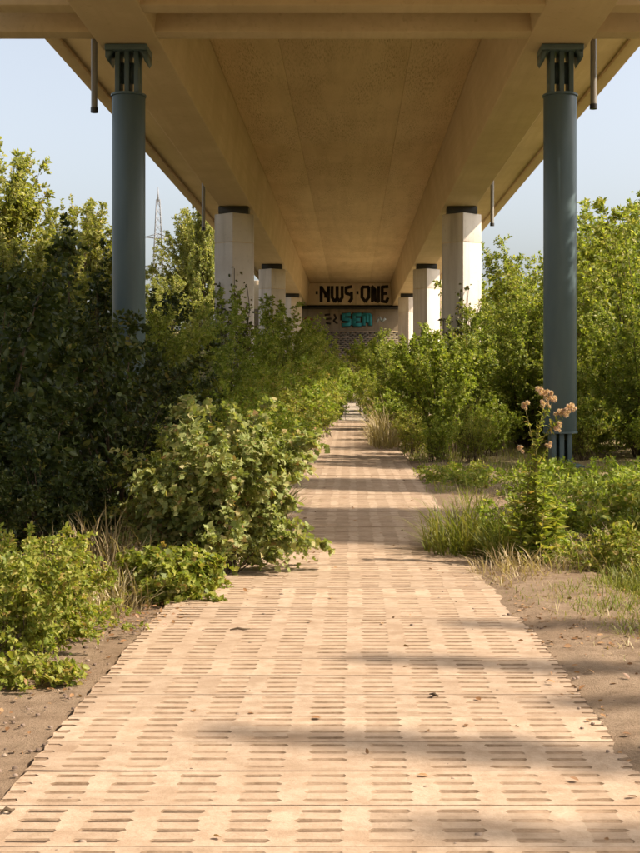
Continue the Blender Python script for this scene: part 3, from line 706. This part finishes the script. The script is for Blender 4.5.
# left verge beyond the bramble: sunlit herbs
HG = 'sunlit herbs along the left path edge'
herbA = grow(61, 1.0, .5, 44, 14, 10, .05, KITE_N, L_HERB, 'upright', .35, stem_r=.006, up=.7, base_r=.6, t0=.1, twigs=False)
herbB = grow(62, 1.0, .5, 44, 14, 10, .045, KITE, L_BRIG, 'upright', .35, stem_r=.006, up=.6, base_r=.6, t0=.1)
for q, (x, y, s_, p_, lb) in enumerate([
    (1.12, 36, 1.5, herbB, 'loose herb clump growing through the tan dry grass'),
    (-.75, 57.5, 2.0, herbB, 'herb clump closing the path from the left at its far end'),
    (.95, 53, 1.9, herbA, 'herb clump closing the path from the right at its far end'),
    (.9, 66, 2.6, herbB, 'herb clump right of the gravel path'),
    (-.2, 84, 1.9, herbA, 'herb clump before the low barrier'),
    (-1.95, 13.0, 1.10, herbA, 'sunlit herb clump just past the bramble bush'),
    (-1.35, 14.6, 1.05, herbB, 'second sunlit herb clump past the bramble bush'),
    (-1.95, 16.3, 1.35, herbA, 'taller herb clump at the shadow edge past the bramble bush'),
    (-1.25, 17.2, 1.15, herbA, 'third sunlit herb clump past the bramble bush'),
    (-1.75, 19.4, 1.6, herbB, 'tall sunlit herb clump at the shadow edge before the blue columns'),
    (-1.15, 20.6, 1.3, herbB, 'sunlit herb clump at the path edge level with the blue columns'),
    (-1.65, 23.6, 1.8, herbA, 'tall herb clump half in shade between the blue columns'),
    (-1.15, 25.0, 1.6, herbA, 'tall sunlit herb clump just past the blue columns'),
    (-1.75, 28.0, 2.0, herbB, 'tall herb clump half in shade past the blue columns'),
    (-1.2, 30.5, 1.8, herbB, 'tall sunlit herb clump leaning over the left path edge'),
    (-1.6, 34.5, 2.3, herbA, 'tall herb clump at the shadow edge far down the path'),
    (-1.15, 38, 2.1, herbA, 'sunlit herb clump far along the left path edge'),
    (-1.7, 42, 2.6, herbB, 'tall herb clump before the nearest left concrete column'),
    (-1.25, 47, 2.5, herbB, 'sunlit herb clump level with the nearest concrete columns'),
    (-1.3, 55, 2.9, herbA, 'sunlit herb clump where the slab path ends'),
    (-1.3, 64, 3.2, herbB, 'sunlit herb clump beside the gravel path'),
    (-1.5, 75, 3.6, herbA, 'sunlit herb clump before the paved slope'),
    (-1.3, 92, 3.4, herbA, 'sunlit herbs on the foot of the paved slope'),
    (1.1, 93, 3.4, herbB, 'sunlit herbs on the slope foot right of the barrier'),
    (-2.9, 95, 3.6, herbB, 'herbs on the left of the paved slope')]):
    plant('herb_clump', p_, lb, 'herb', x, y, s_, q * 1.3, HG)

for q, (x, y, s_, p_, lb) in enumerate([
    (1.75, 25.4, 1.0, herbB, 'green weeds at the foot of the bright upright shrub'),
    (2.5, 26.0, 1.15, herbA, 'green weeds right of the foot of the bright upright shrub'),
    (3.2, 28.2, 1.3, herbB, 'green weeds between the bright shrub and the blue column'),
    (1.45, 28.6, 1.2, herbA, 'green weeds at the path edge behind the bright shrub'),
    (4.9, 26.6, 1.2, herbA, 'green weeds right behind the foot of the right blue column'),
    (6.2, 25.6, 1.2, herbB, 'green weeds at the right edge, before the dense shrubs'),
    (1.5, 44, 1.8, herbB, 'green weeds at the far right path edge')]):
    plant('weed_clump', p_, lb, 'weeds', x, y, s_, q * 1.7, 'weeds round the right shrubs')
# slender trees on the right beyond the bridge, outside the frame: the shadows of their tops lie across the path
SG = 'slender trees right of the bridge whose shadows cross the path'
for x, y, s_, lb in ((17.0, 1.65, 1.0, 'slender tree whose top shades the slabs nearest but one'), (17.2, 2.55, .915, 'slender tree whose top shades only the near right verge'), (17.3, 4.5, .94, 'slender tree whose top shades the verge grass below the thistle'), (17.0, 3.35, .965, 'slender tree whose top shades the slabs below the thistle'),
                     (16.5, .75, .925, 'slender tree whose top shades the nearest slabs'), (17.0, 9.3, 1.15, 'slender tree shading the path level with the bramble bush'),
                     (17.5, 10.4, 1.18, 'slender tree shading the path behind the bramble bush'), (17.2, 11.6, 1.12, 'slender tree shading the path beside the first herb clumps'), (17.2, 15.4, 1.16, 'slender tree shading the path before the blue columns'),
                     (17.8, 16.5, 1.18, 'slender tree next behind, shading the path before the blue columns')):
    plant('slender_tree', slender, lb, 'tree', x, y, s_ * (.6 if y < 5 else 1.1), x * 3 + y, SG, stem_name='trunk', sz=s_)
plant('broad_tree', treeB, 'broad tree right of the blue column dappling its shaft', 'tree', 10.6, 23.0, .66, 2.0, sz=1.12, stem_name='trunk')

# ------------------------------------------------------------------ near plants
cam_p = np.array([0, 0, 1.6])
def near_bush(name, label, cat, x, y, proto_args, nsep, lmat, scale=(1, 1, 1), leafname='leaf', tm=LOBE, rz=0):
    st, cr, (Pl, ax, nor, sz) = grow(**proto_args)
    t_ = thing(name, label, cat, (x, y, gz(x, y)), rz); t_.scale = scale
    link('stems', st, t_); o = link('crown', cr, t_); o['kind'] = 'stuff'
    # the leaves that show largest stand out as leaves of their own
    g = np.random.default_rng(3); W_ = Pl * np.array(scale) + np.array([x, y, 0])
    d = np.linalg.norm(W_ - cam_p, axis=1); outer = np.linalg.norm((Pl / (Pl.max(0) + 1e-6)) * np.array([1, 1, .9]), axis=1)
    score = -d + .6 * outer + g.normal(0, .15, len(d)); pick = np.argsort(-score)[:nsep]
    T, faces = tm
    lm = mesh_np('leaf', T, [i for f in faces for i in f], [len(f) for f in faces], lmat)
    for i in pick:
        xa = Vector(ax[i]).normalized(); z = Vector(nor[i]); z = (z - xa * z.dot(xa)).normalized(); ya = z.cross(xa)
        o = link(leafname, lm, t_); s_ = float(sz[i]) * 1.15
        M = Matrix((xa, ya, z)).transposed().to_4x4()
        out_ = Vector(Pl[i]) * 1.015 + Vector((0, 0, .012))
        o.matrix_local = Matrix.Translation(out_) @ M @ Matrix.Diagonal((s_, s_, s_, 1))
    return t_
near_bush('bramble_bush', 'rounded sunlit bramble bush bulging onto the left path edge', 'bush', -1.12, 10.55,
          dict(seed=71, H=1.48, Rad=.78, nst=80, ntw=28, nlf=12, L=.054, tmpl=LOBE, lmat=L_BRAM, form='round', twig=.4, stem_r=.009, low=.10, droop=.4, flat=.7, ry=1.1), 140, L_BRAM, rz=0)
near_bush('nettle_patch', 'bright green sunlit nettles at the lower left picture edge', 'plant', -1.98, 7.6,
          dict(seed=72, H=.72, Rad=.52, nst=110, ntw=16, nlf=11, L=.034, tmpl=OVAL, lmat=L_HERB, form='round', twig=.30, stem_r=.004, low=.08, droop=.3, base_r=.9, ry=1.9, flat=.7), 120, L_HERB, tm=OVAL)
near_bush('creeping_bramble', 'low green bramble creeping in front of the bramble bush', 'plant', -1.36, 9.45,
          dict(seed=73, H=.36, Rad=.46, nst=55, ntw=12, nlf=10, L=.046, tmpl=LOBE, lmat=L_HERB, form='round', twig=.4, stem_r=.004, low=.1, droop=.3, base_r=.9, flat=.8), 60, L_HERB)
near_bush('creeping_bramble', 'low leaves creeping over dirt below the sunlit nettles', 'plant', -1.72, 6.75,
          dict(seed=74, H=.14, Rad=.26, nst=34, ntw=7, nlf=8, L=.038, tmpl=OVAL, lmat=L_HERB, form='round', twig=.5, stem_r=.003, low=.1, droop=.3, base_r=.9, flat=1.0), 30, L_HERB, tm=OVAL)
near_bush('herb_patch', 'green herb patch in half shade right of the thistle', 'plant', 2.75, 12.6,
          dict(seed=75, H=.55, Rad=1.0, nst=90, ntw=9, nlf=7, L=.062, tmpl=OVAL, lmat=L_HERB, form='round', twig=.22, stem_r=.004, low=.1, droop=.3, base_r=1, flat=.8), 40, L_HERB, tm=OVAL)
near_bush('herb_patch', 'low green weeds at the right picture edge before the dry stalks', 'plant', 2.45, 10.6,
          dict(seed=78, H=.38, Rad=.6, nst=60, ntw=9, nlf=8, L=.042, tmpl=OVAL, lmat=L_HERB, form='round', twig=.26, stem_r=.003, low=.1, droop=.3, base_r=1, flat=.7), 30, L_HERB, tm=OVAL)
near_bush('herb_patch', 'low green weeds behind the straw grass of the thistle', 'plant', 1.62, 11.6,
          dict(seed=79, H=.6, Rad=.5, nst=60, ntw=9, nlf=8, L=.045, tmpl=OVAL, lmat=L_BRIG, form='round', twig=.3, stem_r=.003, low=.1, droop=.3, base_r=1, flat=.6), 30, L_BRIG, tm=OVAL)
near_bush('herb_patch', 'green herb patch before the foot of the right blue column', 'plant', 3.3, 17.5,
          dict(seed=76, H=.45, Rad=1.5, nst=110, ntw=9, nlf=7, L=.07, tmpl=KITE, lmat=L_BRIG, form='round', twig=.18, stem_r=.004, low=.1, droop=.3, base_r=1, flat=.8, ry=1.6), 0, L_BRIG)
near_bush('herb_patch', 'bright sunlit groundcover between path and blue column', 'plant', 1.75, 20.5,
          dict(seed=77, H=.28, Rad=.75, nst=90, ntw=8, nlf=7, L=.06, tmpl=KITE, lmat=L_HERB, form='round', twig=.2, stem_r=.003, low=.1, droop=.3, base_r=1, flat=.9, ry=2.2), 0, L_HERB)

# grasses
def grass_mesh(name, spots, mat, seed, h=(.2, .5), w=.006, bend=.5):
    """spots: list of (x, y, radius_x, radius_y, count, height factor)"""
    g = np.random.default_rng(seed); Ps = []; Hs = []; OW = []
    for x, y, rx, ry, n, hf in spots:
        a = g.random(n) * 2 * np.pi; r = np.sqrt(g.random(n))
        px = x + r * np.cos(a) * rx; py = y + r * np.sin(a) * ry
        Ps.append(np.stack([px, py, ground_z(px, py) + .0], 1)); Hs.append(g.uniform(*h, n) * hf * (1.1 - .5 * r))
        OW.append(np.stack([r * np.cos(a), r * np.sin(a), np.zeros(n)], 1))
    P = np.concatenate(Ps); Hh = np.concatenate(Hs)[:, None]; ow = np.concatenate(OW); n = len(P)
    lean = ow * .5 + g.normal(0, .45, (n, 3)) * np.array([1, 1, 0]); lean *= bend
    sd_ = unit(np.cross(lean + 1e-4, np.array([0, 0, 1.])) + g.normal(0, .3, (n, 3)) * np.array([1, 1, 0]))
    V = []
    for f, wf in ((0, 1), (.4, .9), (.75, .6)):
        c_ = P + np.array([0, 0, 1.]) * Hh * (f - .22 * f * f * np.linalg.norm(lean, axis=1, keepdims=True)) + lean * Hh * f * f
        ww = w * wf * (.6 + Hh)
        V += [c_ - sd_ * ww, c_ + sd_ * ww]
    f = 1.0
    V.append(P + np.array([0, 0, 1.]) * Hh * (1 - .3 * np.linalg.norm(lean, axis=1, keepdims=True)) + lean * Hh)
    V = np.stack(V, 1).reshape(-1, 3); off = (np.arange(n) * 7)[:, None]
    fs = [(0, 1, 3, 2), (2, 3, 5, 4), (4, 5, 6)]
    flat = np.concatenate([off + np.array(q)[None] for q in fs], 1).ravel()
    return mesh_np(name, V, flat, np.tile([4, 4, 3], n), mat)
def tuft(name, label, x, y, rx, ry, n, hf, mat, seed, h=(.25, .55), bend=.6, w=.006):
    me = grass_mesh(name, [(0, 0, rx, ry, n, hf)], mat, seed, h, w, bend)
    co = np.empty(len(me.vertices) * 3, np.float32); me.vertices.foreach_get('co', co); co = co.reshape(-1, 3); co[:, 2] -= ground_z(0, 0); me.vertices.foreach_set('co', co.ravel())
    o = link(name, me); o.location = (x, y, max(gz(x, y), -.03)); return tag(o, label, 'grass')
tuft('grass_tuft', 'big grey green grass tuft arching at the right path edge', 1.12, 12.0, .42, .5, 700, 1.35, G_GREEN, 1, (.15, .62), 1.0)
tuft('grass_tuft', 'second green grass tuft between the big tuft and the thistle', 1.5, 11.3, .3, .3, 420, 1.2, G_GREEN, 2, (.3, .6), .7)
tuft('dry_grass_tuft', 'straw coloured grass at the foot of the thistle', 1.45, 10.6, .45, .35, 380, .7, G_DRY, 3, (.08, .55), 1.1)
tuft('dry_grass_tuft', 'dry brown stalks right of the thistle', 2.3, 10.9, .6, .5, 200, .95, G_DRY, 4, (.1, .6), 1.1)
tuft('dry_grass_tuft', 'straw grass between nettles and bramble bush', -1.75, 9.3, .32, .75, 650, .75, G_DRY, 5, (.08, .6), 1.2)
tuft('dry_grass_tuft', 'dry brown stalks standing behind the nettles', -2.05, 10.2, .55, .5, 350, 1.35, G_DRY, 6, (.3, .6), .8)
tuft('grass_tuft', 'long green grass leaning behind the bramble bush', -1.15, 13.6, .4, .8, 900, 1.7, G_GREEN, 7, (.35, .65), .9)
tuft('grass_tuft', 'sunlit yellow green grass on the right verge', 2.05, 8.7, .5, .5, 800, .32, G_GREEN, 8, (.2, .5), .9)
tuft('dry_grass_tuft', 'low dry grass at the lower right verge', 1.85, 8.3, .4, .6, 500, .32, G_DRY, 9, (.2, .5), 1.0)
tuft('grass_tuft', 'low sunlit grass patch at the right edge of the dirt', 2.1, 9.6, .55, .45, 900, .36, G_GREEN, 12, (.2, .5), .9)
tuft('grass_tuft', 'small grass patch on the dirt below the thistle', 1.62, 9.5, .28, .3, 300, .30, G_GREEN, 13, (.2, .5), .9)
tuft('dry_grass_tuft', 'flattened dry grass between path and low grass patch', 1.55, 9.0, .4, .4, 260, .25, G_DRY, 14, (.2, .5), 1.4)
tuft('grass_tuft', 'weedy grass patch at the right edge above the long shadow', 2.0, 8.0, .38, .35, 420, .42, G_GREEN, 15, (.08, .5), 1.1)
tuft('dry_grass_tuft', 'matted dry grass along the right verge near the long shadow', 1.75, 7.4, .35, .6, 420, .25, G_DRY, 16, (.1, .5), 1.6)
tuft('dry_grass_tuft', 'straggly straw between weeds and path at the thistle foot', 1.35, 10.0, .3, .35, 260, .45, G_DRY, 17, (.08, .5), 1.4)
tuft('grass_tuft', 'weedy grass before the low weeds at the right edge', 2.35, 9.9, .5, .35, 600, .6, G_GREEN, 18, (.08, .5), 1.0)
tuft('grass_tuft', 'thin weedy grass creeping from the right edge onto the dirt', 1.8, 8.9, .5, .6, 700, .38, G_GREEN, 19, (.06, .5), 1.2)
tuft('grass_tuft', 'small weeds at the right slab edge below the straw grass', 1.3, 9.3, .16, .35, 160, .3, G_GREEN, 20, (.06, .5), 1.2)
tuft('dry_grass_bush', 'tall tan dry grass clump beside the path at the bright shrub', .84, 33, .38, 2.2, 650, 2.1, G_DRY, 10, (.2, .62), .75, .007)
tuft('dry_grass_bush', 'tan dry grass clump behind the first, farther along the path', 1.0, 40, .4, 2.6, 600, 2.6, G_DRY, 11, (.2, .62), .75, .009)
spots = []
gr = random.Random(4)
for _ in range(420):
    y = gr.uniform(9, 60); s_ = gr.choice((-1, 1, 1))
    x = s_ * (1.35 + gr.random() ** 1.5 * 4.2)
    if s_ > 0 and y < 11 and x < 1.7: continue
    spots.append((x, y, .25, .35, 60, .55 + .25 * gr.random()))
o = link('grass', grass_mesh('grass', spots, G_GREEN, 21, (.15, .45), .006, .8)); tag(o, 'green grass growing between shrubs on both sides of the path', 'grass', kind='stuff')
spots = [(gr.choice((-1, 1, 1)) * (1.4 + gr.random() * 1.6), gr.uniform(7.5, 45), .2, .3, 40, .5) for _ in range(160)]
spots = [s_ for s_ in spots if not (s_[0] < 0 and s_[1] < 9)]
o = link('dry_grass', grass_mesh('dry_grass', spots, G_DRY, 22, (.15, .4), .005, .9)); tag(o, 'dry straw grass scattered along the verges', 'grass', kind='stuff')

# leaf litter and pebbles
def scatter_leaves(name, boxes, mat, seed, size=(.02, .05), zoff=.012, tm=OVAL):
    g = np.random.default_rng(seed); P = []
    for x0, x1, y0, y1, n, zz in boxes:
        px = g.uniform(x0, x1, n); py = g.uniform(y0, y1, n)
        P.append(np.stack([px, py, np.full(n, zz)], 1))
    P = np.concatenate(P); n = len(P)
    ax = unit(g.normal(0, 1, (n, 3)) * np.array([1, 1, .25])); nor = unit(np.array([0, 0, 1.]) + g.normal(0, .35, (n, 3)))
    return leaf_mesh(name, P, ax, nor, g.uniform(*size, n), tm, mat)
o = link('leaf_litter', scatter_leaves('leaf_litter', [(-1.75, -1.05, 8.0, 11, 420, .012), (1.15, 2.6, 7.5, 11, 700, .03), (1.05, 1.8, 4.5, 9, 110, .03), (-1.3, 1.1, 3.5, 14, 60, .022), (-1.9, -1.4, 5, 8.5, 60, .005), (-1.3, 1.2, 14, 30, 120, .02)], L_LITTER, 31))
tag(o, 'brown fallen leaves scattered on path and verges', 'litter', kind='stuff')
g = np.random.default_rng(9); mb = MB()
for _ in range(520):
    side = g.random()
    if side < .4: x, y, z = g.uniform(-2.1, -1.33), g.uniform(3.6, 9), .0
    elif side < .85: x, y, z = g.uniform(1.05, 2.2), g.uniform(3.6, 11), .022
    else: x, y, z = g.uniform(-1.3, 1.1), g.uniform(3.6, 12), .013
    r = float(g.uniform(.003, .010)) * (1.5 if g.random() < .1 else 1)
    pts = [(x + r * 1.3 * math.cos(a) * g.uniform(.7, 1.2), y + r * math.sin(a) * g.uniform(.7, 1.2), z + r * h_ * .8) for h_ in (-.5, .45) for a in (0, 1.26, 2.5, 3.77, 5.0)] + [(x, y, z + r * .75)]
    mb.poly(pts, [(i, (i + 1) % 5, 5 + (i + 1) % 5, 5 + i) for i in range(5)] + [(5 + i, 5 + (i + 1) % 5, 10) for i in range(5)])
o = mb.build('pebbles', PEB); tag(o, 'small pebbles and crumbs lying on path and dirt', 'pebbles', kind='stuff')
# a few larger bits on the slabs
for x, y, a, L_, lb in ((-.72, 8.05, .2, .13, 'short brown twig lying on the slabs left of the middle'), (.42, 6.35, 2.2, .06, 'small dark leaf crumb on the slabs near the long shadow'), (-1.27, 4.62, .5, .05, 'dark crumb of bark at the left slab edge')):
    mb = MB(); mb.tube([(-L_ / 2, 0, .012), (-L_ * .1, .012, .018), (L_ * .15, -.008, .014), (L_ / 2, .01, .012)], [.004, .009, .008, .003], 6)
    o = mb.build('twig', BARK, smooth=True); o.location = (x, y, .014); o.rotation_euler = (0, 0, a); tag(o, lb, 'twig')

# ------------------------------------------------------------------ tall thistle gone to seed
g = np.random.default_rng(12); t_ = thing('thistle', 'tall thistle with pale pink seed heads before the right blue column', 'thistle', (1.62, 11.0, 0.0))
tt7 = np.linspace(0, 1, 7)
def curve(a, b, sag, n=7):
    a = np.array(a, float); b = np.array(b, float); tt = np.linspace(0, 1, n)[:, None]
    return a * (1 - tt) + b * tt + np.array([0, 0, 1.]) * sag * (4 * tt * (1 - tt))
main = [curve((-.02, 0, -.05), (.01, .02, 1.28), 0), curve((.05, .05, -.05), (-.02, .04, 1.05), 0), curve((-.14, .03, -.05), (-.05, 0, .9), 0), curve((-.10, -.05, -.05), (-.2, -.03, .62), .03), curve((.1, 0, -.05), (.2, .05, .55), .03), curve((.02, -.08, -.05), (.06, -.1, .75), .02)]
br = [((.0, .01, 1.0), (.08, 0, 1.50), .03), ((.0, .01, 1.02), (.30, .03, 1.38), .05), ((.0, .02, .95), (-.10, -.02, 1.40), .02), ((.01, .02, 1.15), (.16, .05, 1.46), .02), ((.15, .02, 1.24), (.19, .0, 1.19), .01), ((.0, .02, .8), (.12, 0, 1.1), .02), ((-.02, .02, .7), (-.13, .03, 1.02), .02)]
bc = [curve(a, b, s_) for a, b, s_ in br]
A = np.array(main + bc); rad = np.concatenate([np.tile(.009 * (1 - .5 * tt7), (6, 1)), np.tile(.005 * (1 - .5 * tt7), (len(bc), 1))])
link('stems', tubes_mesh('stems', A, rad, 6, STEM), t_)
k = g.integers(0, 6, 1100); q = g.random(1100) * 5.99 * .95; i0 = q.astype(int); f = (q - i0)[:, None]
Pp = np.array(main)[k, i0] * (1 - f) + np.array(main)[k, i0 + 1] * f
ang = g.random(1100) * 2 * np.pi; ax = np.stack([np.cos(ang), np.sin(ang), g.normal(.35, .3, 1100)], 1)
zf = np.clip(Pp[:, 2] / 1.25, 0, 1)
o = link('crown', leaf_mesh('crown', Pp, ax, unit(np.array([0, 0, 1.]) + g.normal(0, .35, (1100, 3))), g.uniform(.05, .15, 1100) * (1.15 - .65 * zf), tmpl_oval(.34), L_HERB), t_); o['kind'] = 'stuff'
def head_mesh(seed):
    g = np.random.default_rng(seed); n = 90
    d = unit(g.normal(0, 1, (n, 3)) + np.array([0, 0, .6])); P = d * .006
    return leaf_mesh('seed_head', P, d, unit(g.normal(0, 1, (n, 3))), g.uniform(.018, .030, n), tmpl_kite(.28), FLOWER)
hm = [head_mesh(s_) for s_ in range(3)]
rr = random.Random(6)
def heads(cx, cy, cz, n, sx, sz_):
    for _ in range(n):
        o = link('seed_head', hm[rr.randrange(3)], t_); o.location = (cx + rr.uniform(-sx, sx), cy + rr.uniform(-.03, .03), cz + rr.uniform(-sz_, sz_))
        o.rotation_euler = (rr.uniform(-.6, .6), rr.uniform(-.6, .6), rr.uniform(0, 6)); s_ = rr.uniform(.5, .95); o.scale = (s_, s_, s_)
kb = g.integers(0, len(bc), 260); qb = g.random(260) * 5.9 * .8; ib = qb.astype(int); fb = (qb - ib)[:, None]
Pb = np.array(bc)[kb, ib] * (1 - fb) + np.array(bc)[kb, ib + 1] * fb
o = link('crown', leaf_mesh('crown', Pb, unit(g.normal(0, 1, (260, 3)) + np.array([0, 0, .3])), unit(np.array([0, 0, 1.]) + g.normal(0, .6, (260, 3))), g.uniform(.02, .07, 260), tmpl_oval(.32), L_HERB), t_); o['kind'] = 'stuff'
heads(.05, 0, 1.545, 14, .05, .025); heads(.12, .03, 1.50, 14, .055, .035); heads(.09, .0, 1.44, 8, .04, .03); heads(.31, .03, 1.395, 11, .04, .03); heads(.22, .02, 1.35, 11, .05, .022)
heads(-.10, -.02, 1.43, 9, .02, .04); heads(.19, 0, 1.23, 7, .018, .04); heads(.11, 0, 1.09, 4, .02, .03); heads(.27, 0, 1.375, 6, .03, .02); heads(-.13, .03, 1.03, 3, .015, .02)

# ------------------------------------------------------------------ far pylon
py = thing('lattice_pylon', 'thin lattice power pylon far off between trees and left blue column', 'pylon', (-62.0, 400, gz(-62, 400)), R(15))
Hp = 58.0
hwid = lambda z: 2.6 * (1 - z / Hp) ** 1.0 + .35
for sx in (-1, 1):
    for sy in (-1, 1):
        mb = MB(); mb.tube([(sx * hwid(z), sy * hwid(z), z) for z in np.linspace(0, Hp - 4, 8)], .13, 5); mb.build('leg', GALV, py)
mb = MB(); zl = list(np.linspace(0, Hp - 4, 22))
for a, b in zip(zl[:-1], zl[1:]):
    for sx, sy, ex, ey in ((-1, -1, 1, -1), (1, -1, 1, 1), (1, 1, -1, 1), (-1, 1, -1, -1)):
        mb.tube([(sx * hwid(a), sy * hwid(a), a), (ex * hwid(b), ey * hwid(b), b)], .07, 4)
        mb.tube([(ex * hwid(a), ey * hwid(a), a), (sx * hwid(b), sy * hwid(b), b)], .07, 4)
o = mb.build('bracing', GALV, py); o['kind'] = 'stuff'
for z, L_ in ((Hp - 16.5, 4.2), (Hp - 26, 4.8), (Hp - 36, 4.2)):
    mb = MB()
    for s_ in (-1, 1):
        for sy in (-.4, .4):
            mb.tube([(0, sy, z), (s_ * L_, 0, z + .3)], .15, 5); mb.tube([(0, sy, z + 1.5), (s_ * L_, 0, z + .3)], .12, 5)
    mb.build('cross_arm', GALV, py)
mb = MB(); mb.tube([(0, 0, Hp - 5), (0, 0, Hp)], [.35, .08], 6); mb.build('mast_tip', GALV, py)
